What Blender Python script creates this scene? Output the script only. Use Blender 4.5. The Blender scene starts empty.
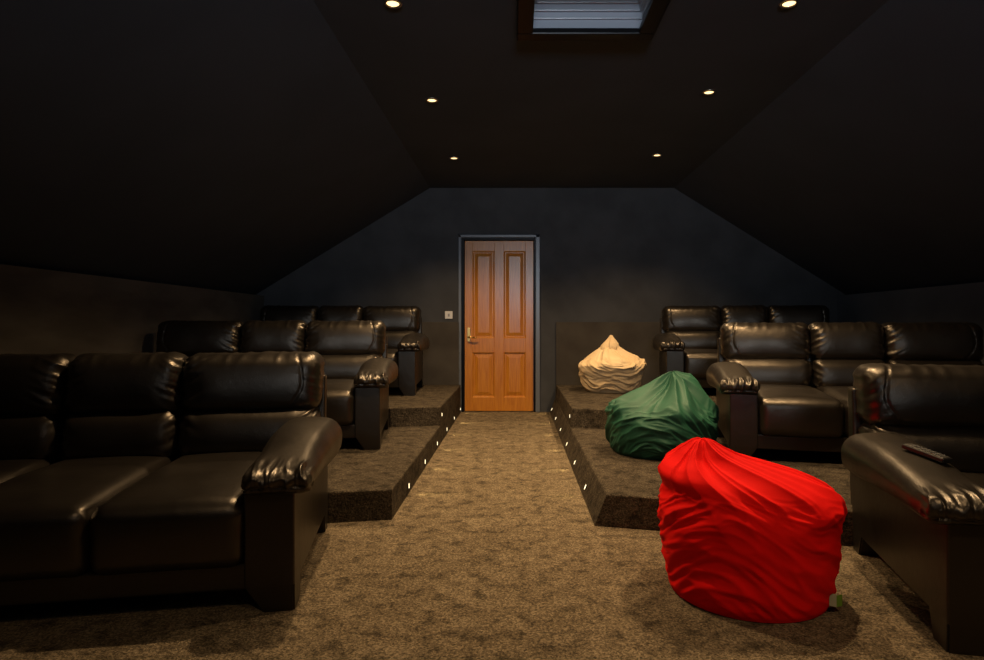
import bpy, bmesh, math, random
from mathutils import Vector, Matrix, noise
random.seed(7)
S = bpy.context.scene
COL = S.collection
PI = math.pi
R = math.radians

# ------------------------------------------------------------------ helpers
def smooth(a, b, x):
    if a == b: return 0.0 if x < a else 1.0
    t = max(0.0, min(1.0, (x - a) / (b - a)))
    return t * t * (3 - 2 * t)

def N3(x, y, z): return noise.noise(Vector((x, y, z)))

def link(name, me, mat=None, parent=None, loc=None, shade=True):
    o = bpy.data.objects.new(name, me)
    COL.objects.link(o)
    if mat is not None:
        for m in (mat if isinstance(mat, (list, tuple)) else [mat]):
            me.materials.append(m)
    if parent is not None: o.parent = parent
    if loc is not None: o.location = loc
    if shade:
        for p in me.polygons: p.use_smooth = True
    return o

def pyd(name, verts, faces, mat=None, parent=None, loc=None, shade=False):
    me = bpy.data.meshes.new(name)
    me.from_pydata([tuple(v) for v in verts], [], faces)
    me.update()
    return link(name, me, mat, parent, loc, shade)

def bm_obj(name, bm, mat=None, parent=None, loc=None, shade=False):
    me = bpy.data.meshes.new(name)
    bmesh.ops.recalc_face_normals(bm, faces=bm.faces[:])
    bm.to_mesh(me); bm.free()
    return link(name, me, mat, parent, loc, shade)

def add_box(bm, x0, x1, y0, y1, z0, z1, bev=0.0, seg=2):
    b = bmesh.new()
    bmesh.ops.create_cube(b, size=1)
    for v in b.verts:
        v.co = Vector(((x0 + x1) / 2 + v.co.x * (x1 - x0), (y0 + y1) / 2 + v.co.y * (y1 - y0), (z0 + z1) / 2 + v.co.z * (z1 - z0)))
    if bev > 0:
        bmesh.ops.bevel(b, geom=b.edges[:], offset=bev, segments=seg, profile=0.6, affect='EDGES')
    me = bpy.data.meshes.new('tmp'); b.to_mesh(me); b.free()
    bm.from_mesh(me); bpy.data.meshes.remove(me)

def box(name, x0, x1, y0, y1, z0, z1, mat, parent=None, bev=0.0, seg=2, loc=None, shade=False):
    bm = bmesh.new(); add_box(bm, x0, x1, y0, y1, z0, z1, bev, seg)
    return bm_obj(name, bm, mat, parent, loc, shade)

def prism_bm(poly, axis, a, b):
    """poly of 2D points extruded along axis ('x','y','z') from a to b"""
    bm = bmesh.new()
    def P(p, t):
        return {'x': (t, p[0], p[1]), 'y': (p[0], t, p[1]), 'z': (p[0], p[1], t)}[axis]
    A = [bm.verts.new(P(p, a)) for p in poly]; B = [bm.verts.new(P(p, b)) for p in poly]
    n = len(poly)
    bm.faces.new(A); bm.faces.new(B[::-1])
    for i in range(n): bm.faces.new((A[i], B[i], B[(i + 1) % n], A[(i + 1) % n]))
    bmesh.ops.recalc_face_normals(bm, faces=bm.faces[:])
    return bm

def cyl_bm(bm, p0, p1, r0, r1=None, n=20, caps=True):
    r1 = r0 if r1 is None else r1
    p0, p1 = Vector(p0), Vector(p1)
    d = (p1 - p0).normalized()
    u = d.orthogonal().normalized(); w = d.cross(u)
    A = [bm.verts.new(p0 + (u * math.cos(2 * PI * i / n) + w * math.sin(2 * PI * i / n)) * r0) for i in range(n)]
    B = [bm.verts.new(p1 + (u * math.cos(2 * PI * i / n) + w * math.sin(2 * PI * i / n)) * r1) for i in range(n)]
    for i in range(n): bm.faces.new((A[i], A[(i + 1) % n], B[(i + 1) % n], B[i]))
    if caps: bm.faces.new(A[::-1]); bm.faces.new(B)

def lathe(name, prof, mat, parent=None, loc=None, n=40, shade=True):
    bm = bmesh.new(); rings = []
    for r, z in prof:
        rings.append([bm.verts.new((r * math.cos(2 * PI * i / n), r * math.sin(2 * PI * i / n), z)) for i in range(n)])
    for a, b in zip(rings, rings[1:]):
        for i in range(n): bm.faces.new((a[i], a[(i + 1) % n], b[(i + 1) % n], b[i]))
    bmesh.ops.remove_doubles(bm, verts=bm.verts[:], dist=1e-5)
    return bm_obj(name, bm, mat, parent, loc, shade)

def empty(name, loc, rz=0):
    o = bpy.data.objects.new(name, None); COL.objects.link(o)
    o.location = loc; o.rotation_euler = (0, 0, rz); o.empty_display_size = 0.1
    return o

def tag(o, label=None, cat=None, group=None, kind=None):
    if label: o['label'] = label
    if cat: o['category'] = cat
    if group: o['group'] = group
    if kind: o['kind'] = kind
    return o

def copy_tree(o, parent=None):
    c = o.copy(); COL.objects.link(c)
    if parent is not None: c.parent = parent
    for ch in list(o.children): copy_tree(ch, c)
    return c

# ------------------------------------------------------------------ materials
def new_mat(name):
    m = bpy.data.materials.new(name); m.use_nodes = True
    nt = m.node_tree
    b = nt.nodes['Principled BSDF']
    return m, nt, b

def nd(nt, t, **kw):
    n = nt.nodes.new(t)
    for k, v in kw.items(): setattr(n, k, v)
    return n

def simple(name, col, rough=0.5, metal=0.0, spec=0.5, coat=0.0):
    m, nt, b = new_mat(name)
    b.inputs['Base Color'].default_value = (*col, 1)
    b.inputs['Roughness'].default_value = rough
    b.inputs['Metallic'].default_value = metal
    b.inputs['Specular IOR Level'].default_value = spec
    b.inputs['Coat Weight'].default_value = coat
    return m

def noisy(name, c0, c1, scale=6, detail=4, rough=0.7, bump=0.0, bscale=80, bdist=0.01, spec=0.5, stretch=(1, 1, 1),
          lo=0.35, hi=0.65, rvar=0.0, fine=0.0, sheen=0.0):
    m, nt, b = new_mat(name)
    tc = nd(nt, 'ShaderNodeTexCoord')
    mp = nd(nt, 'ShaderNodeMapping'); mp.inputs['Scale'].default_value = stretch
    nt.links.new(tc.outputs['Object'], mp.inputs['Vector'])
    n = nd(nt, 'ShaderNodeTexNoise'); n.inputs['Scale'].default_value = scale; n.inputs['Detail'].default_value = detail
    nt.links.new(mp.outputs['Vector'], n.inputs['Vector'])
    src = n.outputs['Fac']
    if fine:
        n3 = nd(nt, 'ShaderNodeTexNoise'); n3.inputs['Scale'].default_value = bscale; n3.inputs['Detail'].default_value = 3
        nt.links.new(mp.outputs['Vector'], n3.inputs['Vector'])
        mx = nd(nt, 'ShaderNodeMix'); mx.inputs[0].default_value = fine
        nt.links.new(n.outputs['Fac'], mx.inputs[2]); nt.links.new(n3.outputs['Fac'], mx.inputs[3])
        src = mx.outputs[0]
    cr = nd(nt, 'ShaderNodeValToRGB')
    cr.color_ramp.elements[0].position = lo; cr.color_ramp.elements[0].color = (*c0, 1)
    cr.color_ramp.elements[1].position = hi; cr.color_ramp.elements[1].color = (*c1, 1)
    nt.links.new(src, cr.inputs['Fac'])
    nt.links.new(cr.outputs['Color'], b.inputs['Base Color'])
    b.inputs['Roughness'].default_value = rough
    b.inputs['Specular IOR Level'].default_value = spec
    b.inputs['Sheen Weight'].default_value = sheen
    if rvar:
        mr = nd(nt, 'ShaderNodeMapRange')
        mr.inputs['To Min'].default_value = rough - rvar; mr.inputs['To Max'].default_value = rough + rvar
        nt.links.new(n.outputs['Fac'], mr.inputs['Value']); nt.links.new(mr.outputs['Result'], b.inputs['Roughness'])
    if bump:
        n2 = nd(nt, 'ShaderNodeTexNoise'); n2.inputs['Scale'].default_value = bscale; n2.inputs['Detail'].default_value = 4
        nt.links.new(mp.outputs['Vector'], n2.inputs['Vector'])
        bp = nd(nt, 'ShaderNodeBump'); bp.inputs['Strength'].default_value = bump; bp.inputs['Distance'].default_value = bdist
        nt.links.new(n2.outputs['Fac'], bp.inputs['Height'])
        nt.links.new(bp.outputs['Normal'], b.inputs['Normal'])
    return m

def emis(name, col, s):
    m, nt, b = new_mat(name)
    b.inputs['Base Color'].default_value = (*col, 1)
    b.inputs['Emission Color'].default_value = (*col, 1); b.inputs['Emission Strength'].default_value = s
    return m

def leather_mat(name, c0, c1, rough, spec=.9):
    m, nt, b = new_mat(name)
    tc = nd(nt, 'ShaderNodeTexCoord')
    n = nd(nt, 'ShaderNodeTexNoise'); n.inputs['Scale'].default_value = 5; n.inputs['Detail'].default_value = 3
    nt.links.new(tc.outputs['Object'], n.inputs['Vector'])
    cr = nd(nt, 'ShaderNodeValToRGB')
    cr.color_ramp.elements[0].color = (*c0, 1); cr.color_ramp.elements[1].color = (*c1, 1)
    nt.links.new(n.outputs['Fac'], cr.inputs['Fac']); nt.links.new(cr.outputs['Color'], b.inputs['Base Color'])
    mr = nd(nt, 'ShaderNodeMapRange'); mr.inputs['To Min'].default_value = rough - .06; mr.inputs['To Max'].default_value = rough + .06
    nt.links.new(n.outputs['Fac'], mr.inputs['Value']); nt.links.new(mr.outputs['Result'], b.inputs['Roughness'])
    v = nd(nt, 'ShaderNodeTexVoronoi'); v.inputs['Scale'].default_value = 260
    nt.links.new(tc.outputs['Object'], v.inputs['Vector'])
    n2 = nd(nt, 'ShaderNodeTexNoise'); n2.inputs['Scale'].default_value = 18; n2.inputs['Detail'].default_value = 5
    nt.links.new(tc.outputs['Object'], n2.inputs['Vector'])
    b1 = nd(nt, 'ShaderNodeBump'); b1.inputs['Strength'].default_value = .16; b1.inputs['Distance'].default_value = .002
    nt.links.new(v.outputs['Distance'], b1.inputs['Height'])
    b2 = nd(nt, 'ShaderNodeBump'); b2.inputs['Strength'].default_value = .25; b2.inputs['Distance'].default_value = .006
    nt.links.new(n2.outputs['Fac'], b2.inputs['Height']); nt.links.new(b1.outputs['Normal'], b2.inputs['Normal'])
    nt.links.new(b2.outputs['Normal'], b.inputs['Normal'])
    b.inputs['Specular IOR Level'].default_value = spec
    b.inputs['Specular Tint'].default_value = (1, .86, .70, 1)
    return m

def wood_mat():
    m, nt, b = new_mat('golden_oak')
    tc = nd(nt, 'ShaderNodeTexCoord')
    mp = nd(nt, 'ShaderNodeMapping'); mp.inputs['Scale'].default_value = (14, 14, 1.1)
    nt.links.new(tc.outputs['Object'], mp.inputs['Vector'])
    n = nd(nt, 'ShaderNodeTexNoise'); n.inputs['Scale'].default_value = 3; n.inputs['Detail'].default_value = 8; n.inputs['Distortion'].default_value = 1.2
    nt.links.new(mp.outputs['Vector'], n.inputs['Vector'])
    cr = nd(nt, 'ShaderNodeValToRGB')
    cr.color_ramp.elements[0].position = .3; cr.color_ramp.elements[0].color = (.48, .158, .012, 1)
    cr.color_ramp.elements[1].position = .7; cr.color_ramp.elements[1].color = (.63, .245, .022, 1)
    nt.links.new(n.outputs['Fac'], cr.inputs['Fac']); nt.links.new(cr.outputs['Color'], b.inputs['Base Color'])
    b.inputs['Roughness'].default_value = .3
    b.inputs['Coat Weight'].default_value = .12; b.inputs['Coat Roughness'].default_value = .22
    bp = nd(nt, 'ShaderNodeBump'); bp.inputs['Strength'].default_value = .25; bp.inputs['Distance'].default_value = .002
    nt.links.new(n.outputs['Fac'], bp.inputs['Height'])
    nt.links.new(bp.outputs['Normal'], b.inputs['Normal']); nt.links.new(bp.outputs['Normal'], b.inputs['Coat Normal'])
    return m

def carpet_mat(name, dark, mid, lite):
    """worn cut-pile carpet: trodden patches + fine tufts"""
    m, nt, b = new_mat(name)
    tc = nd(nt, 'ShaderNodeTexCoord')
    def nz(sc, de, ro):
        n = nd(nt, 'ShaderNodeTexNoise'); n.inputs['Scale'].default_value = sc; n.inputs['Detail'].default_value = de; n.inputs['Roughness'].default_value = ro
        nt.links.new(tc.outputs['Object'], n.inputs['Vector']); return n
    n1 = nz(12, 7, .72); n2 = nz(90, 3, .7); n3 = nz(3.0, 3, .5)
    mx = nd(nt, 'ShaderNodeMix'); mx.inputs[0].default_value = .62
    nt.links.new(n1.outputs['Fac'], mx.inputs[2]); nt.links.new(n2.outputs['Fac'], mx.inputs[3])
    mx2 = nd(nt, 'ShaderNodeMix'); mx2.inputs[0].default_value = .15
    nt.links.new(mx.outputs[0], mx2.inputs[2]); nt.links.new(n3.outputs['Fac'], mx2.inputs[3])
    cr = nd(nt, 'ShaderNodeValToRGB')
    e = cr.color_ramp.elements
    e[0].position = .37; e[0].color = (*dark, 1); e[1].position = .62; e[1].color = (*lite, 1)
    k = e.new(.49); k.color = (*mid, 1)
    nt.links.new(mx2.outputs[0], cr.inputs['Fac'])
    # trodden dark blotches
    bl = nd(nt, 'ShaderNodeMapRange'); bl.inputs['From Min'].default_value = .36; bl.inputs['From Max'].default_value = .50
    bl.inputs['To Min'].default_value = .44; bl.inputs['To Max'].default_value = 1
    n4 = nz(13, 6, .66); nt.links.new(n4.outputs['Fac'], bl.inputs['Value'])
    mu = nd(nt, 'ShaderNodeMix', data_type='RGBA', blend_type='MULTIPLY'); mu.inputs[0].default_value = 1
    nt.links.new(cr.outputs['Color'], mu.inputs[6]); nt.links.new(bl.outputs['Result'], mu.inputs[7])
    # single tufts, each a little lighter or darker
    vo = nd(nt, 'ShaderNodeTexVoronoi'); vo.inputs['Scale'].default_value = 190
    nt.links.new(tc.outputs['Object'], vo.inputs['Vector'])
    sp = nd(nt, 'ShaderNodeSeparateColor'); nt.links.new(vo.outputs['Color'], sp.inputs['Color'])
    tr_ = nd(nt, 'ShaderNodeMapRange'); tr_.inputs['To Min'].default_value = .45; tr_.inputs['To Max'].default_value = 1.55
    nt.links.new(sp.outputs[0], tr_.inputs['Value'])
    mu2 = nd(nt, 'ShaderNodeMix', data_type='RGBA', blend_type='MULTIPLY'); mu2.inputs[0].default_value = 1
    nt.links.new(mu.outputs[2], mu2.inputs[6]); nt.links.new(tr_.outputs['Result'], mu2.inputs[7])
    nt.links.new(mu2.outputs[2], b.inputs['Base Color'])
    b.inputs['Roughness'].default_value = .95; b.inputs['Specular IOR Level'].default_value = .1
    b.inputs['Sheen Weight'].default_value = .0
    bp = nd(nt, 'ShaderNodeBump'); bp.inputs['Strength'].default_value = .9; bp.inputs['Distance'].default_value = .012
    nt.links.new(n2.outputs['Fac'], bp.inputs['Height'])
    bp2 = nd(nt, 'ShaderNodeBump'); bp2.inputs['Strength'].default_value = .6; bp2.inputs['Distance'].default_value = .03
    nt.links.new(n1.outputs['Fac'], bp2.inputs['Height']); nt.links.new(bp.outputs['Normal'], bp2.inputs['Normal'])
    nt.links.new(bp2.outputs['Normal'], b.inputs['Normal'])
    return m

LEATHER = leather_mat('black_leather', (.0060, .0048, .0039), (.0105, .0084, .0068), .35)
LEATHER_SIDE = leather_mat('black_leather_panel', (.0050, .0040, .0032), (.0085, .0069, .0056), .38, .75)
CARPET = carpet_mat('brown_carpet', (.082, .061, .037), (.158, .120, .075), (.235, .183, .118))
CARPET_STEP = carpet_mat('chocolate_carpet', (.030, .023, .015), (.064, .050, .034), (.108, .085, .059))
WALL = noisy('black_wall_paint', (.046, .047, .050), (.063, .064, .068), scale=3.2, rough=.75, bump=.15, bscale=120, spec=.3)
CEIL = noisy('black_ceiling_paint', (.044, .053, .068), (.051, .061, .078), scale=2, rough=.85, spec=.25)
KNEE = noisy('dark_wall_fabric', (.115, .100, .085), (.165, .146, .126), scale=2.5, rough=.9, bump=.3, bscale=160, spec=.2, stretch=(1, 1, 3))
KNEE_R = noisy('slate_knee_wall', (.105, .112, .125), (.135, .143, .158), scale=2.5, rough=.85, bump=.2, bscale=120, spec=.25)  # right knee wall set to a cooler grey than the left
DADO = noisy('brown_wall_fabric', (.052, .044, .036), (.074, .064, .052), scale=3, rough=.9, bump=.3, bscale=160, spec=.2)
FRAME = simple('blue_grey_gloss_paint', (.13, .145, .17), .3)
FRAME_DARK = simple('black_gloss_paint', (.004, .004, .005), .35, spec=.12)
OAK = wood_mat()
BRASS = simple('brass', (.85, .55, .18), .34, 1.0)
CHROME = simple('satin_steel', (.55, .53, .50), .3, 1.0)
WHITE = simple('white_plastic', (.7, .68, .64), .4)
DARKPL = simple('dark_plastic', (.012, .012, .013), .35)
GREYPL = simple('grey_rubber', (.09, .09, .095), .5)
LAMP = emis('warm_lamp', (1, .66, .30), 2.6)
LED = emis('step_led', (1, .84, .52), 2.2)
NAVY = simple('skylight_lining', (.30, .335, .39), .3)

# ------------------------------------------------------------------ room
XL, XR, YB, YF = -2.87, 3.66, 7.065, -2.6
KH, CH = 1.325, 2.553
FL, FR = -.98, 1.80
def struct(o): o['kind'] = 'structure'; return o

struct(box('floor', XL - .15, XR + .15, YF - .15, YB + .15, -.12, 0, CARPET))
struct(box('wall_left', XL - .12, XL, YF, YB, 0, KH, KNEE))
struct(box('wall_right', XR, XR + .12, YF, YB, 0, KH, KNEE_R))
# back and front gable walls; the back one has the doorway cut out of it
DX0, DX1, DZ = -.635, .25, 1.985
def gable(y0, y1, door):
    pts = [(XL - .12, 0)]
    if door: pts += [(DX0, 0), (DX0, DZ), (DX1, DZ), (DX1, 0)]
    pts += [(XR + .12, 0), (XR + .12, KH), (FR, CH + .02), (FL, CH + .02), (XL - .12, KH)]
    return prism_bm(pts, 'y', y0, y1)
struct(bm_obj('wall_back', gable(YB, YB + .14, True), WALL))
struct(bm_obj('wall_front', gable(YF - .12, YF, False), WALL))
# ceiling: flat middle with the skylight opening, and two slopes
SX0, SX1, SY0, SY1 = .07, .675, 2.20, 3.285
bm = bmesh.new()
T = .12
g = .04
for (x0, x1, y0, y1) in ((FL, SX0 - g, YF, YB + .1), (SX1 + g, FR, YF, YB + .1), (SX0 - g, SX1 + g, YF, SY0 - g), (SX0 - g, SX1 + g, SY1 + g, YB + .1)):
    add_box(bm, x0, x1, y0, y1, CH, CH + T)
for poly in ([(XL - .14, KH - .015), (FL, CH), (FL, CH + T), (XL - .14, KH + T)], [(XR + .14, KH - .015), (FR, CH), (FR, CH + T), (XR + .14, KH + T)]):
    b = prism_bm(poly, 'y', YF, YB + .1)
    me = bpy.data.meshes.new('t'); b.to_mesh(me); b.free(); bm.from_mesh(me); bpy.data.meshes.remove(me)
bmo = bm_obj('ceiling', bm, CEIL); struct(bmo)

# skylight: trim round the opening, stepped lining, sash and pane
win = struct(empty('window_1', (0, 0, CH)))
def ring(name, x0, x1, y0, y1, w, z0, z1, mat, parent, bev=.004):
    bm = bmesh.new()
    add_box(bm, x0, x1, y0, y0 + w, z0, z1, bev); add_box(bm, x0, x1, y1 - w, y1, z0, z1, bev)
    add_box(bm, x0, x0 + w, y0 + w, y1 - w, z0, z1, bev); add_box(bm, x1 - w, x1, y0 + w, y1 - w, z0, z1, bev)
    return bm_obj(name, bm, mat, parent)
fr_ = ring('window_frame', .005, .735, 2.13, 3.365, .085, -.028, .006, FRAME_DARK, win, .008)
for i, (ins, z0, z1) in enumerate(((0, -.012, .05), (.012, .05, .085), (.026, .085, .12), (.04, .12, .21))):
    ring('lining', SX0 + ins - .06, SX1 - ins + .06, SY0 + ins - .06, SY1 - ins + .06, .06, z0, z1, NAVY, win, .003)
ring('sash', SX0 - .02, SX1 + .02, SY0 - .02, SY1 + .02, .11, .21, .27, NAVY, win, .006)
GL, nt, b = new_mat('window_glass')
b.inputs['Transmission Weight'].default_value = 1; b.inputs['Roughness'].default_value = .03; b.inputs['Base Color'].default_value = (.9, .93, .95, 1)
box('pane', SX0 + .06, SX1 - .06, SY0 + .06, SY1 - .06, .23, .24, GL, win)

# dado panels on the back wall
struct(box('trim_1', XL, DX0 - .002, YB - .022, YB, .31, 1.025, DADO, bev=.003))
struct(box('trim_2', .455, XR, YB - .022, YB, .31, 1.025, DADO, bev=.003))

# ------------------------------------------------------------------ carpeted platforms
H1 = .155
def poly_slab(name, pts_top, z0, z1, mat, pts_bot=None, bev=.012):
    pts_bot = pts_bot or pts_top
    bm = bmesh.new()
    A = [bm.verts.new((x, y, z0)) for x, y in pts_bot]; B = [bm.verts.new((x, y, z1)) for x, y in pts_top]
    n = len(A)
    bm.faces.new(A[::-1]); top = bm.faces.new(B)
    for i in range(n): bm.faces.new((A[i], A[(i + 1) % n], B[(i + 1) % n], B[i]))
    bmesh.ops.recalc_face_normals(bm, faces=bm.faces[:])
    bmesh.ops.bevel(bm, geom=list(top.edges), offset=bev, segments=3, profile=.6, affect='EDGES')
    return bm_obj(name, bm, mat)
AL, AR, ARB = -.628, .445, .385
tl, tr = math.tan(R(10)), math.tan(R(14.5))
def plat_left(name, y, z0, z1):
    p = [(AL, y), (AL, YB), (XL, YB), (XL, y - tl * (AL - XL))]
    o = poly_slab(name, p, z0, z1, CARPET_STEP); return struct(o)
def plat_right(name, y, z0, z1, xt, xb):
    f = lambda x: y - tr * (x - .445)
    p = [(xt, f(xt)), (XR, f(XR)), (XR, YB), (xt, YB)]
    q = [(xb, f(xt)), (XR, f(XR)), (XR, YB), (xb, YB)]
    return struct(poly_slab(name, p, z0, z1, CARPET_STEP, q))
plat_left('carpeted_platform', 3.135, 0, H1)
plat_left('carpeted_platform', 5.14, H1, 2 * H1)
plat_right('carpeted_platform', 3.04, 0, H1, AR, ARB)
plat_right('carpeted_platform', 5.045, H1, 2 * H1, AR + .012, AR + .003)

# ------------------------------------------------------------------ door
door = struct(empty('door_1', ((-.587 + .2) / 2, YB + .03, 0)))
cx = (-.587 + .2) / 2
hw = .3925
# architrave, lining
bm = bmesh.new()
for (x0, x1, z0, z1) in ((-.655 - cx, -.622 - cx, 0, 2.02), (.222 - cx, .272 - cx, 0, 2.02), (-.655 - cx, .272 - cx, 1.985, 2.02)):
    add_box(bm, x0, x1, -.052, -.028, z0, z1, .006)
bm_obj('architrave', bm, FRAME, door)
bm = bmesh.new()
for (x0, x1, z0, z1) in ((-.635 - cx, -.592 - cx, 0, 1.985), (.205 - cx, .25 - cx, 0, 1.985), (-.592 - cx, .205 - cx, 1.962, 1.985)):
    add_box(bm, x0, x1, -.03, .11, z0, z1, .002)
bm_obj('door_lining', bm, FRAME_DARK, door)
# leaf: stiles and rails round four raised panels
def door_leaf():
    bm = bmesh.new()
    W, Hh = .787 / 2, 1.955
    st = .092; mid = .055
    rails = [(.0, .165), (.675, .845), (1.835, Hh)]
    y0, y1 = 0, .04
    for x0, x1 in ((-W, -W + st), (W - st, W), (-mid, mid)):
        add_box(bm, x0, x1, y0, y1, .006, Hh, .004, 1)
    for z0, z1 in rails:
        for x0, x1 in ((-W + st - .004, -mid + .004), (mid - .004, W - st + .004)):
            add_box(bm, x0, x1, y0, y1, max(z0, .006), z1, .004, 1)
    return bm
leaf = bm_obj('door_leaf', door_leaf(), OAK, door)
def panel(x0, x1, z0, z1):
    # raised-and-fielded panel: recess moulding, bevel, flat field
    bm = bmesh.new()
    loops = [(0, .003), (.008, .005), (.014, .013), (.022, .013), (.060, .006), (.064, .006)]
    L = []
    for ins, y in loops:
        L.append([bm.verts.new(p) for p in ((x0 + ins, y, z0 + ins), (x1 - ins, y, z0 + ins), (x1 - ins, y, z1 - ins), (x0 + ins, y, z1 - ins))])
    for a, b in zip(L, L[1:]):
        for i in range(4): bm.faces.new((a[i], a[(i + 1) % 4], b[(i + 1) % 4], b[i]))
    bm.faces.new(L[-1])
    Bk = [bm.verts.new(p) for p in ((x0, .03, z0), (x1, .03, z0), (x1, .03, z1), (x0, .03, z1))]
    for i in range(4): bm.faces.new((L[0][i], L[0][(i + 1) % 4], Bk[(i + 1) % 4], Bk[i]))
    bm.faces.new(Bk)
    return bm
for x0, x1 in ((-hw + .091, -.054), (.054, hw - .091)):
    for z0, z1 in ((.164, .676), (.844, 1.836)):
        bm_obj('door_panel', panel(x0, x1, z0, z1), OAK, leaf)
# brass lever on a long plate
hx = -hw + .046
bm = bmesh.new(); add_box(bm, hx - .019, hx + .019, -.006, 0, .80, .96, .004)
hnd = bm_obj('door_handle', bm, BRASS, door)
bm = bmesh.new()
cyl_bm(bm, (hx, -.004, .855), (hx, -.05, .855), .010)
cyl_bm(bm, (hx - .004, -.047, .856), (hx + .06, -.05, .846), .009, .008)
cyl_bm(bm, (hx + .055, -.05, .847), (hx + .10, -.045, .852), .008, .006)
bm_obj('lever', bm, BRASS, hnd, shade=True)

# light switch on the back wall left of the door
sw = empty('light_switch', (-.766, YB, 1.105))
tag(sw, 'small square white light switch on black wall left of the wooden door', 'light switch')
box('switch_plate', -.043, .043, -.009, 0, -.043, .043, WHITE, sw, .004)
box('rocker', -.010, .012, -.014, -.008, -.016, .016, simple('grey_plastic', (.30, .29, .28), .4), sw, .002)

# ------------------------------------------------------------------ ceiling downlights
SPOTS_L = [(-.60, 3.02), (-.585, 4.315), (-.58, 5.805)]
SPOTS_R = [(1.33, 3.02), (1.297, 4.168), (1.297, 5.703)]
dl = empty('downlight', (0, 0, CH))
lathe('trim_ring', [(.030, .003), (.030, -.004), (.033, -.007), (.043, -.006), (.046, 0), (.046, .003)], CHROME, dl)
lathe('lamp', [(0, -.003), (.02, -.0035), (.030, -.001), (.030, .003), (0, .003)], LAMP, dl)
names = [('round warm downlight at top edge of photo, left of the skylight', 0), ('round warm downlight in left ceiling row, second from the back wall', 0), ('round warm downlight in left ceiling row, nearest the back wall', 0),
         ('round warm downlight at top edge of photo, right of the skylight', 0), ('round warm downlight in right ceiling row, second from the back wall', 0), ('round warm downlight in right ceiling row, nearest the back wall', 0)]
first = True
for i, (x, y) in enumerate(SPOTS_L + SPOTS_R):
    o = dl if first else copy_tree(dl); first = False
    o.location = (x, y, CH); tag(o, names[i][0], 'downlight', 'warm ceiling downlights')

WARM = (1.0, .685, .365)
def spot(x, y, e, ang=122, blend=1.0, rad=.03):
    l = bpy.data.lights.new('downlight_beam', 'SPOT'); l.energy = e; l.color = WARM
    l.spot_size = R(ang); l.spot_blend = blend; l.shadow_soft_size = rad
    o = bpy.data.objects.new('downlight_beam', l); COL.objects.link(o); o.location = (x, y, CH - .03)
E = 175
for x, y in SPOTS_L: spot(x, y, E)
for x, y in SPOTS_R: spot(x, y, E)
spot(-.60, .25, E * .22); spot(1.33, .25, E * .6)

# cool fill added high behind the camera, thrown along and up to the ceiling
l = bpy.data.lights.new('cool_fill', 'AREA'); l.shape = 'RECTANGLE'; l.size = 1.3; l.size_y = .5; l.energy = 50; l.color = (.80, .89, 1.0); l.spread = R(78)
o = bpy.data.objects.new('cool_fill', l); COL.objects.link(o); o.location = (.3, YF + .05, 1.95); o.rotation_euler = (R(90 + 22), 0, 0)

# ------------------------------------------------------------------ step lights
sl = empty('step_light', (0, 0, 0))
box('bezel', -.003, .003, -.010, .010, -.018, .018, DARKPL, sl, .0015)
box('lens', -.0055, .0015, -.006, .006, -.013, .013, LED, sl, .001)
ys = [3.60, 4.24, 4.90, 5.58, 6.25, 6.93]
ordn = ['nearest the camera', 'second from the camera', 'third from the camera', 'fourth from the camera', 'fifth from the camera', 'closest to the wooden door']
first = True
def led_light(loc, rot, e):
    l = bpy.data.lights.new('step_glow', 'AREA'); l.shape = 'RECTANGLE'; l.size = .03; l.size_y = .02; l.energy = e; l.color = (1, .75, .32); l.spread = R(70)
    o = bpy.data.objects.new('step_glow', l); COL.objects.link(o); o.location = loc; o.rotation_euler = rot
splay = math.atan2(AR - ARB, H1)
for side in (-1, 1):
    for y, t in zip(ys, ordn):
        o = sl if first else copy_tree(sl); first = False
        z = .052
        if side < 0:
            o.location = (AL + .003, y, z); o.rotation_euler = (0, 0, PI)
            led_light((AL + .012, y, z), (0, R(-68), 0), .07)
        else:
            x = ARB + (AR - ARB) * z / H1
            o.location = (x - .003, y - .03, z); o.rotation_euler = (0, splay, 0)
            led_light((x - .014, y - .03, z), (0, R(68), 0), .07)
        tag(o, 'small lit step light low on the %s aisle riser, %s' % ('left' if side < 0 else 'right', t), 'step light', 'step lights along the aisle')
# one on the front of each upper step
o = copy_tree(sl); o.location = (AL + .001, 5.22, .235); o.rotation_euler = (0, 0, PI)
tag(o, 'small lit step light high on the upper left step by its front corner', 'step light', 'step lights along the aisle')
o = copy_tree(sl); o.location = (AR + .004, 5.13, .235); o.rotation_euler = (0, 0, 0)
tag(o, 'small lit step light high on the upper right step by its front corner', 'step light', 'step lights along the aisle')

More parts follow.
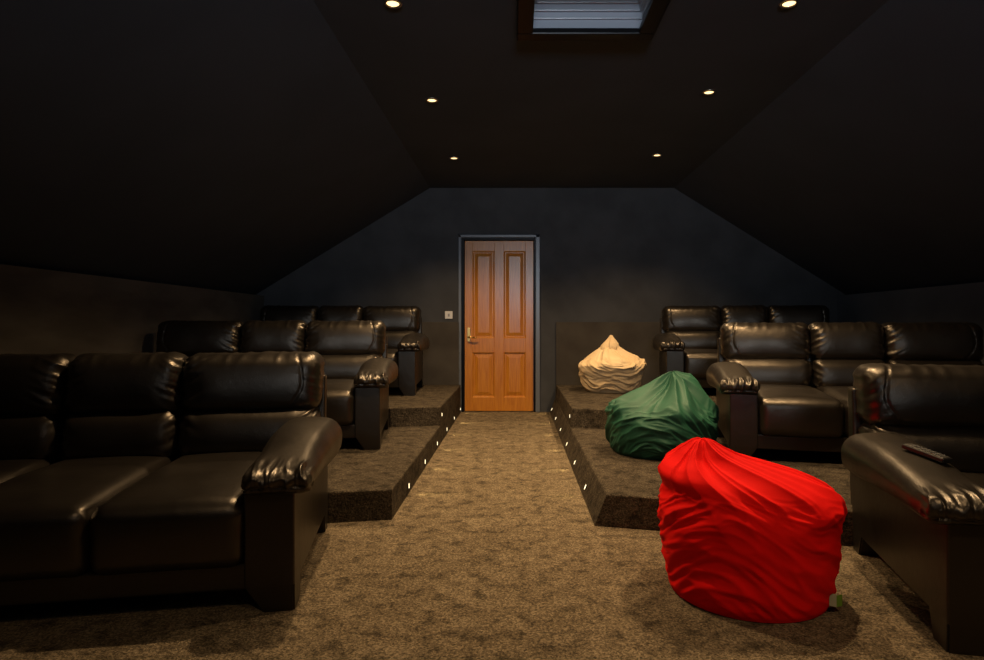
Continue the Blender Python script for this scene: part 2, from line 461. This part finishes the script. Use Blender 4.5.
# ------------------------------------------------------------------ recliner sofa
def pillow_mesh(name, c, h, r, n, fn=None, lean=0.0, z0=0.42):
    """soft rounded box: centre c, half sizes h, edge radius r, n = cells per axis; fn(P, N, u) -> offset"""
    nx, ny, nz = n
    idx = {}; V = []; F = []
    def co(i, m):
        u = 2 * i / m - 1
        return .45 * u + .55 * math.sin(PI / 2 * u)
    def vid(i, j, k):
        key = (i, j, k)
        if key in idx: return idx[key]
        u = Vector((co(i, nx), co(j, ny), co(k, nz)))
        p = Vector((u.x * h[0], u.y * h[1], u.z * h[2]))
        q = Vector([max(-(h[a] - r), min(h[a] - r, p[a])) for a in range(3)])
        d = p - q
        nrm = d.normalized()
        p = q + nrm * r
        if fn:
            p = p + fn(p, nrm, Vector((p.x / h[0], p.y / h[1], p.z / h[2])))
        p = p + Vector(c)
        p.y += (p.z - z0) * lean
        idx[key] = len(V); V.append(p); return idx[key]
    for j in range(ny):
        for k in range(nz):
            F.append((vid(0, j, k), vid(0, j, k + 1), vid(0, j + 1, k + 1), vid(0, j + 1, k)))
            F.append((vid(nx, j, k), vid(nx, j + 1, k), vid(nx, j + 1, k + 1), vid(nx, j, k + 1)))
    for i in range(nx):
        for k in range(nz):
            F.append((vid(i, 0, k), vid(i + 1, 0, k), vid(i + 1, 0, k + 1), vid(i, 0, k + 1)))
            F.append((vid(i, ny, k), vid(i, ny, k + 1), vid(i + 1, ny, k + 1), vid(i + 1, ny, k)))
    for i in range(nx):
        for j in range(ny):
            F.append((vid(i, j, 0), vid(i, j + 1, 0), vid(i + 1, j + 1, 0), vid(i + 1, j, 0)))
            F.append((vid(i, j, nz), vid(i + 1, j, nz), vid(i + 1, j + 1, nz), vid(i, j + 1, nz)))
    me = bpy.data.meshes.new(name)
    me.from_pydata([tuple(v) for v in V], [], F); me.update()
    return me

def ridge(x): return 1 - min(1, abs(x) * 2.4)

def head_fn(seed, end, hx=.25):
    def f(P, Nn, u):
        d = .022 * (1 - u.x ** 4) * (1 - u.z ** 2) * max(0, -Nn.y + .3)
        # gathers running in from the side seams
        for s in (-1, 1):
            m = smooth(.50, .98, s * u.x)
            if m > 0:
                k = ridge(N3(P.x * 5 + seed, P.y * 8, P.z * 26 + P.x * s * 14 + seed))
                d += .011 * m * (k - .5) * (.4 if (end == s) else 1)
        # small creases below the top seam
        t = smooth(.45, .95, u.z) * (1 - smooth(.6, .9, abs(u.x)))
        d += .005 * t * (ridge(N3(P.x * 17 + seed * 3, P.z * 5, 1.7)) - .4)
        d += .006 * N3(P.x * 5 + seed, P.y * 5, P.z * 5)
        if end:
            xs = end * (hx - .075 - .055 * smooth(0.0, -1.2, u.z) - .03 * (u.z) ** 2)
            d -= .0065 * math.exp(-((P.x - xs) / .0045) ** 2) * (1 if Nn.y < .3 else 0)
        return Nn * d
    return f
def lumb_fn(seed, end):
    def f(P, Nn, u):
        d = .018 * (1 - u.x ** 4) * (1 - u.z ** 2) * max(0, -Nn.y + .3)
        for s in (-1, 1):
            m = smooth(.55, .98, s * u.x)
            if m > 0: d += .010 * m * (ridge(N3(P.x * 5 + seed, P.y * 8, P.z * 24 - P.x * s * 16 + seed)) - .5)
        d += .006 * N3(P.x * 5 + seed, P.y * 5, P.z * 6)
        return Nn * d
    return f
def seat_fn(seed):
    def f(P, Nn, u):
        d = .022 * (1 - u.x ** 4) * (1 - u.y ** 4) * max(0, Nn.z)
        d += .012 * (1 - u.x ** 4) * (1 - u.z ** 2) * max(0, -Nn.y)
        for s in (-1, 1):   # puckers at the front corners
            m = smooth(.78, 1, s * u.x) * smooth(-.5, -.95, u.y) * smooth(-.2, .4, u.z)
            if m > 0: d += .008 * m * (ridge(N3(seed, P.y * 22, P.z * 26)) - .5)
        d += .005 * N3(P.x * 4 + seed, P.y * 4, P.z * 4)
        # seam between the seat top and the footrest front
        return Nn * d
    return f
def pad_fn(side):
    def f(P, Nn, u):
        d = .034 * (1 - u.x ** 2) * max(0, Nn.z) * (1 - .75 * smooth(.35, -1, u.y)) * (1 - smooth(.75, 1.05, u.y) * .5)
        off = Vector((0, 0, 0))
        # pleats gathered into a hem at the front end
        m = smooth(-.60, -.93, u.y)
        if m > 0:
            w = ridge(1.0 * N3(P.x * 19 + 7 * side, P.y * 3.0 + P.z * 2, 4.0 + P.z * 6))
            w2 = ridge(N3(P.x * 44 + 3, P.y * 6, 9.0 + P.z * 8 + side))
            d += m * (.017 * (w - .5) + .007 * (w2 - .5)) * smooth(-.9, -.1, u.z)
        off.z -= .036 * smooth(.45, -.95, u.y) * (.5 + .5 * u.z)
        # stitched hem along the lower front edge
        if u.y < -.8: d -= .010 * math.exp(-((u.z + .38) / .12) ** 2)
        d += .005 * N3(P.x * 6, P.y * 6 + side, P.z * 6)
        # rear end broadens outward, sides fold down over the panel
        k = smooth(-.5, .6, u.y)
        off.x += side * .020 * k * max(0, side * u.x) - side * .014 * (1 - k) * max(0, -side * u.x) * -1
        if abs(u.x) > .5 and u.z < .2: off.z -= .030 * smooth(.5, 1, abs(u.x)) * smooth(.2, -.6, u.z) * (.35 + .65 * k)
        return Nn * d + off
    return f

SW, AI, AO, BX = .485, .7275, .892, .84   # seat pitch, arm inner/outer face, half width of the back
def make_sofa():
    root = empty('recliner_sofa', (0, 0, 0))
    for k, xc in enumerate((-SW, 0, SW)):
        end = (-1, 0, 1)[k]
        me = pillow_mesh('seat_cushion', (xc, .46, .270), (SW / 2 + .001, .455, .118), .050, (30, 40, 20), seat_fn(11.3 * k + 1))
        link('seat_cushion', me, LEATHER, root)
        ex = .062 * abs(end)
        me = pillow_mesh('lumbar_cushion', (xc + end * ex, .905, .482), (SW / 2 + ex, .115, .115), .065, (48, 14, 28), lumb_fn(5.7 * k + 2, end), .13, .38)
        link('lumbar_cushion', me, LEATHER, root)
        ex = .066 * abs(end)
        me = pillow_mesh('headrest_cushion', (xc + end * ex, .925, .710), (SW / 2 + .002 + ex, .112, .140), .064, (84, 18, 44), head_fn(7.9 * k + 3, end, SW / 2 + ex), .13, .38)
        link('headrest_cushion', me, LEATHER, root)
    # back shell behind the cushions, leaning with them
    bm = bmesh.new(); add_box(bm, -BX - .032, BX + .032, .955, 1.03, .17, .735, .014, 3)
    for v in bm.verts: v.co.y += max(0, v.co.z - .4) * .14
    bm_obj('back_frame', bm, LEATHER_SIDE, root, shade=False)
    box('base_rail', -AI - .005, AI + .005, .035, .90, .075, .165, LEATHER_SIDE, root, .008)
    for s in (-1, 1):
        prof = [(.015, .0), (.125, 0), (.150, .085), (.70, .085), (.725, 0), (.82, 0), (.83, .40), (.80, .47), (.02, .47)]
        prof = [(.015, .09), (.925, .09), (.95, .38), (.92, .44), (.015, .44)]
        bm = prism_bm(prof, 'x', s * AI, s * AO)
        bmesh.ops.bevel(bm, geom=[e for e in bm.edges if max(v.co.z for v in e.verts) > .1], offset=.010, segments=3, profile=.6, affect='EDGES')
        arm = bm_obj('arm', bm, LEATHER_SIDE, root)
        for a, b, a2, b2 in ((.015, .15, .018, .118), (.80, .925, .835, .922)):
            # tapered leg under each end of the arm
            bm = bmesh.new()
            xi, xo, xi2 = s * AI, s * AO, s * (AI + .060)
            B = [bm.verts.new(p) for p in ((xi2, a2, 0), (xo, a2, 0), (xo, b2, 0), (xi2, b2, 0))]
            Tt = [bm.verts.new(p) for p in ((xi, a, .0905), (xo, a, .0905), (xo, b, .0905), (xi, b, .0905))]
            bm.faces.new(B); bm.faces.new(Tt)
            for i in range(4): bm.faces.new((B[i], B[(i + 1) % 4], Tt[(i + 1) % 4], Tt[i]))
            bmesh.ops.recalc_face_normals(bm, faces=bm.faces[:])
            bmesh.ops.bevel(bm, geom=[e for e in bm.edges if min(v.co.z for v in e.verts) < .01 and max(v.co.z for v in e.verts) > .05], offset=.006, segments=2, affect='EDGES')
            bm_obj('leg', bm, LEATHER_SIDE, root)
        me = pillow_mesh('arm_pad', (s * .828, .405, .468), (.126, .44, .064), .061, (64, 90, 20), pad_fn(s))
        link('arm_pad', me, LEATHER, arm)
    return root

sofa = make_sofa()
GRP = 'black leather recliner sofas'
def place(o, side, corner, theta, z, label, sz=1.0):
    t = R(theta)
    if side < 0:   # corner = front right, nearest the aisle
        c = (corner[0] - .892 * math.cos(t), corner[1] - .892 * math.sin(t)); rz = t
    else:
        c = (corner[0] + .892 * math.cos(t), corner[1] - .892 * math.sin(t)); rz = -t
    o.location = (c[0], c[1], z); o.rotation_euler = (0, 0, rz)
    o.scale = (1, 1, sz)
    tag(o, label, 'sofa', GRP)
    return o
rows = [
    (-1, (-.76, 2.12), 10, 0, 'large black leather recliner sofa on the aisle carpet, nearest on left'),
    (-1, (-.905, 4.12), 8, H1, 'black leather recliner sofa on the lower left step, behind the nearest left sofa', 1.02),
    (-1, (-.965, 5.93), 4, 2 * H1, 'black leather recliner sofa on the top left step below the light switch', 1.05),
    (1, (1.288, 1.84), 12.5, 0, 'black leather recliner sofa beside red beanbag with a remote on its arm', .95),
    (1, (1.305, 3.78), 13, H1, 'black leather recliner sofa on the lower right step beside green beanbag'),
    (1, (1.44, 5.93), 9, 2 * H1, 'black leather recliner sofa on the top right step beside beige beanbag', 1.05),
]
sofas = []
for i, a in enumerate(rows):
    o = sofa if i == 0 else copy_tree(sofa)
    sofas.append(place(o, *a))

# ------------------------------------------------------------------ remote control on the right front sofa's arm
rem = empty('remote_control', (0, 0, 0))
tag(rem, 'slim dark remote control lying on sofa arm above the red beanbag', 'remote control')
bm = bmesh.new(); add_box(bm, -.022, .022, -.085, .085, 0, .018, .006, 3)
body = bm_obj('casing', bm, DARKPL, rem)
box('faceplate', -.016, .016, -.078, .078, .0175, .0195, CHROME, rem, .001)
for j in range(7):
    for i in range(3):
        box('button', -.012 + i * .0095, -.006 + i * .0095, -.066 + j * .018, -.057 + j * .018, .019, .0222, GREYPL, rem, .001)
# rest it on the arm pad: find the pad's top under both ends
t = R(12.5)
so = sofas[3]
def pad_top(wx, wy, rad=.022):
    dx, dy = wx - so.location.x, wy - so.location.y
    lx, ly = dx * math.cos(t) - dy * math.sin(t), dx * math.sin(t) + dy * math.cos(t)
    arm = [c for c in so.children if c.name.startswith('arm')]
    zz = [v.co.z for a in arm for c in a.children for v in c.data.vertices if abs(v.co.x - lx) < rad and abs(v.co.y - ly) < rad]
    return max(zz) * so.scale.z if zz else .55
rx, ry, yaw = 1.448, 2.19, R(14)
dx, dy = -math.sin(yaw) * .08, math.cos(yaw) * .08
za, zb = pad_top(rx + dx, ry + dy), pad_top(rx - dx, ry - dy)
zc = max((za + zb) / 2, pad_top(rx, ry))
rem.location = (rx, ry, zc + .002)
rem.rotation_euler = (math.atan2(za - zb, .16), 0, yaw)

# ------------------------------------------------------------------ beanbags
def catmull(pts, n):
    P = [pts[0]] + list(pts) + [pts[-1]]
    out = []
    m = len(pts) - 1
    for i in range(n + 1):
        t = i / n * m; k = min(int(t), m - 1); f = t - k
        a, b, c, d = P[k], P[k + 1], P[k + 2], P[k + 3]
        out.append(tuple(.5 * (2 * b[j] + (c[j] - a[j]) * f + (2 * a[j] - 5 * b[j] + 4 * c[j] - d[j]) * f * f + (3 * b[j] - a[j] - 3 * c[j] + d[j]) * f ** 3) for j in range(2)))
    return out

def crest(x): return (1 - min(1, abs(x) * 1.9)) ** 1.6

def beanbag_mesh(prof, zs, Ht, apex, seed, nf, top_amp=.030, side_amp=.012, tilt=0.0, tilt_dir=0.0, seg=220, rows=150, pitch=14):
    pr = catmull(prof, rows)
    V = []; F = []
    for q, (r, z) in enumerate(pr):
        ra, za = pr[max(0, q - 2)]; rb_, zb_ = pr[min(len(pr) - 1, q + 2)]
        nl = math.hypot(rb_ - ra, zb_ - za) or 1
        nr, nz_ = (zb_ - za) / nl, -(rb_ - ra) / nl
        if z < .05: nr, nz_ = 1, 0
        k = smooth(zs + .02, zs + .82 * (Ht - zs), z)
        cxo, cyo = apex[0] * k, apex[1] * k
        top = smooth(zs - .06, zs + .06, z)
        for i in range(seg):
            a = 2 * PI * i / seg
            ca, sa = math.cos(a), math.sin(a)
            tw = a + .5 * (z / Ht) + .25 * N3(ca * 1.5 + seed, sa * 1.5, z * 4)
            # folds fanning out from the gathered top: broad facets with sharp crests, some finer ones
            w = N3(math.cos(tw) * nf, math.sin(tw) * nf, seed + z * .8)
            w2 = N3(math.cos(tw) * nf * 2.4, math.sin(tw) * nf * 2.4, seed * 2 + z * 1.5)
            fold = 1.25 * (crest(w) - .45) + .45 * (crest(w2) - .45)
            dr = top_amp * top * fold * min(1, r / .10 + .10)
            # slack horizontal creases swooping round the body
            sd = (1 - smooth(zs, zs + .10, z)) * smooth(.0, .05, z)
            sw = z * pitch + 1.5 * N3(ca * .9 + seed, sa * .9, z * 2) + .8 * math.sin(a * 2 + seed)
            c1 = crest(N3(ca * 1.0 + seed, sa * 1.0, sw)) - .4
            c2 = crest(N3(ca * 1.9 - seed, sa * 1.9, sw * 2.1 + 5)) - .4
            c3 = crest(N3(ca * 3.0 + 2 * seed, sa * 3.0, sw * 3.6)) - .4
            dr += side_amp * sd * (c1 + .75 * c2 + .35 * c3)
            # crumple at the shoulder
            sh = math.exp(-((z - zs) / .06) ** 2)
            dr += .010 * sh * (crest(N3(ca * 2.6 + seed, sa * 2.6, z * 9)) - .4)
            rr = max(0, r + dr * nr) if r > .004 else r
            x, y = rr * ca, rr * sa
            zz = z + (dr * nz_ if r > .004 else 0)
            if tilt: zz = zz * (1 - tilt * ((x * math.cos(tilt_dir) + y * math.sin(tilt_dir)) / .34) * (1 - k))
            zz += .010 * sh * N3(ca * 4, sa * 4 + seed, 3.3)
            V.append((x + cxo, y + cyo, max(0, zz)))
    n = len(pr)
    for j in range(n - 1):
        for i in range(seg):
            F.append((j * seg + i, j * seg + (i + 1) % seg, (j + 1) * seg + (i + 1) % seg, (j + 1) * seg + i))
    me = bpy.data.meshes.new('cover'); me.from_pydata(V, [], F); me.update()
    bm = bmesh.new(); bm.from_mesh(me)
    bmesh.ops.remove_doubles(bm, verts=bm.verts[:], dist=1e-5)
    bmesh.ops.recalc_face_normals(bm, faces=bm.faces[:])
    bm.to_mesh(me); bm.free()
    return me

RED = noisy('red_cotton', (.82, .004, .003), (.92, .007, .005), scale=5, rough=.8, bump=.12, bscale=500, bdist=.002, spec=.1)
GREEN = noisy('green_cotton', (.008, .066, .036), (.014, .090, .050), scale=5, rough=.62, bump=.12, bscale=500, bdist=.002, spec=.4)
BEIGE = noisy('beige_cotton', (.66, .48, .27), (.74, .56, .34), scale=5, rough=.8, bump=.12, bscale=500, bdist=.002, spec=.25)

rb = empty('beanbag', (.860, 2.315, 0)); tag(rb, 'bright red fabric beanbag on the aisle carpet beside the nearest right sofa', 'beanbag', 'fabric beanbags right of the aisle')
link('cover', beanbag_mesh([(0, 0), (.15, 0), (.26, 0), (.282, .012), (.296, .07), (.310, .18), (.318, .28), (.314, .34), (.292, .39), (.250, .433), (.185, .466), (.110, .497), (.062, .528), (.03, .552), (0, .56)],
     .335, .56, (-.165, .0), 2.3, 1.3, .026, .0095, .02, 0.0, seg=300, rows=220, pitch=11), RED, rb)
# folded care label sewn low on the right side
tm, nt, b = new_mat('care_label')
b.inputs['Base Color'].default_value = (.42, .42, .30, 1); b.inputs['Roughness'].default_value = .5
tg = simple('green_label', (.16, .32, .03), .45)
bm = bmesh.new()
def strip(bm, pts, w, mi, up=Vector((0, 0, 1)), th=.0012):
    prev = None
    for i in range(len(pts) - 1):
        p, q = Vector(pts[i]), Vector(pts[i + 1])
        nrm = (q - p).cross(up).normalized() * th
        vs = []
        for base in (p, q):
            for z in (0, w):
                for s in (-1, 1): vs.append(bm.verts.new(base + up * z + nrm * s))
        for f in ((0, 2, 6, 4), (1, 5, 7, 3), (0, 4, 5, 1), (2, 3, 7, 6), (0, 1, 3, 2), (4, 6, 7, 5)):
            fc = bm.faces.new([vs[a] for a in f]); fc.material_index = mi
strip(bm, [(.205, -.207, .03), (.226, -.214, .028)], .042, 0)
strip(bm, [(.226, -.214, .028), (.254, -.196, .024)], .038, 1)
bm_obj('label_tag', bm, [tm, tg], rb)

gb = empty('beanbag', (.955, 4.10, H1)); tag(gb, 'dark green fabric beanbag slumped on the lower right step', 'beanbag', 'fabric beanbags right of the aisle')
link('cover', beanbag_mesh([(0, 0), (.16, 0), (.29, 0), (.318, .012), (.340, .07), (.352, .15), (.352, .22), (.335, .275), (.262, .34), (.175, .40), (.085, .465), (.025, .51), (0, .516)],
     .26, .512, (.085, .02), 8.1, 1.25, .062, .018, .05, 0.6, seg=300, rows=220, pitch=10), GREEN, gb)

bb = empty('beanbag', (.985, 6.42, 2 * H1)); tag(bb, 'beige fabric beanbag with a gathered topknot on the top right step', 'beanbag', 'fabric beanbags right of the aisle')
link('cover', beanbag_mesh([(0, 0), (.14, 0), (.24, 0), (.262, .012), (.290, .07), (.318, .16), (.345, .25), (.338, .285), (.265, .335), (.185, .38), (.12, .42), (.08, .445), (.05, .45), (0, .45)],
     .28, .43, (-.02, 0), 4.6, 1.3, .030, .015, .03, 2.6, seg=240, rows=180, pitch=12), BEIGE, bb)
# topknot: gathered pointed tuft
link('topknot', beanbag_mesh([(0, 0), (.05, 0), (.080, .01), (.086, .045), (.074, .08), (.050, .115), (.028, .145), (.012, .172), (0, .178)],
     -.05, .178, (.03, 0), 9.4, 1.1, .026, 0, seg=110, rows=70), BEIGE, bb, loc=(-.030, -.01, .398))

# ------------------------------------------------------------------ world, camera, colour management
w = bpy.data.worlds.new('World'); S.world = w; w.use_nodes = True
w.node_tree.nodes['Background'].inputs['Color'].default_value = (.30, .36, .45, 1)
w.node_tree.nodes['Background'].inputs['Strength'].default_value = .06
cam = bpy.data.cameras.new('Camera'); co = bpy.data.objects.new('Camera', cam); COL.objects.link(co)
cam.sensor_width = 36; cam.lens = 620 / 984 * 36
cam.shift_x = -24 / 984; cam.shift_y = -4 / 984
cam.clip_start = .02
co.location = (0, 0, .98); co.rotation_euler = (R(90), 0, 0)
S.camera = co
S.view_settings.view_transform = 'Standard'; S.view_settings.look = 'None'
S.view_settings.gamma = 1; S.view_settings.use_curve_mapping = False
S.view_settings.exposure = 0.0
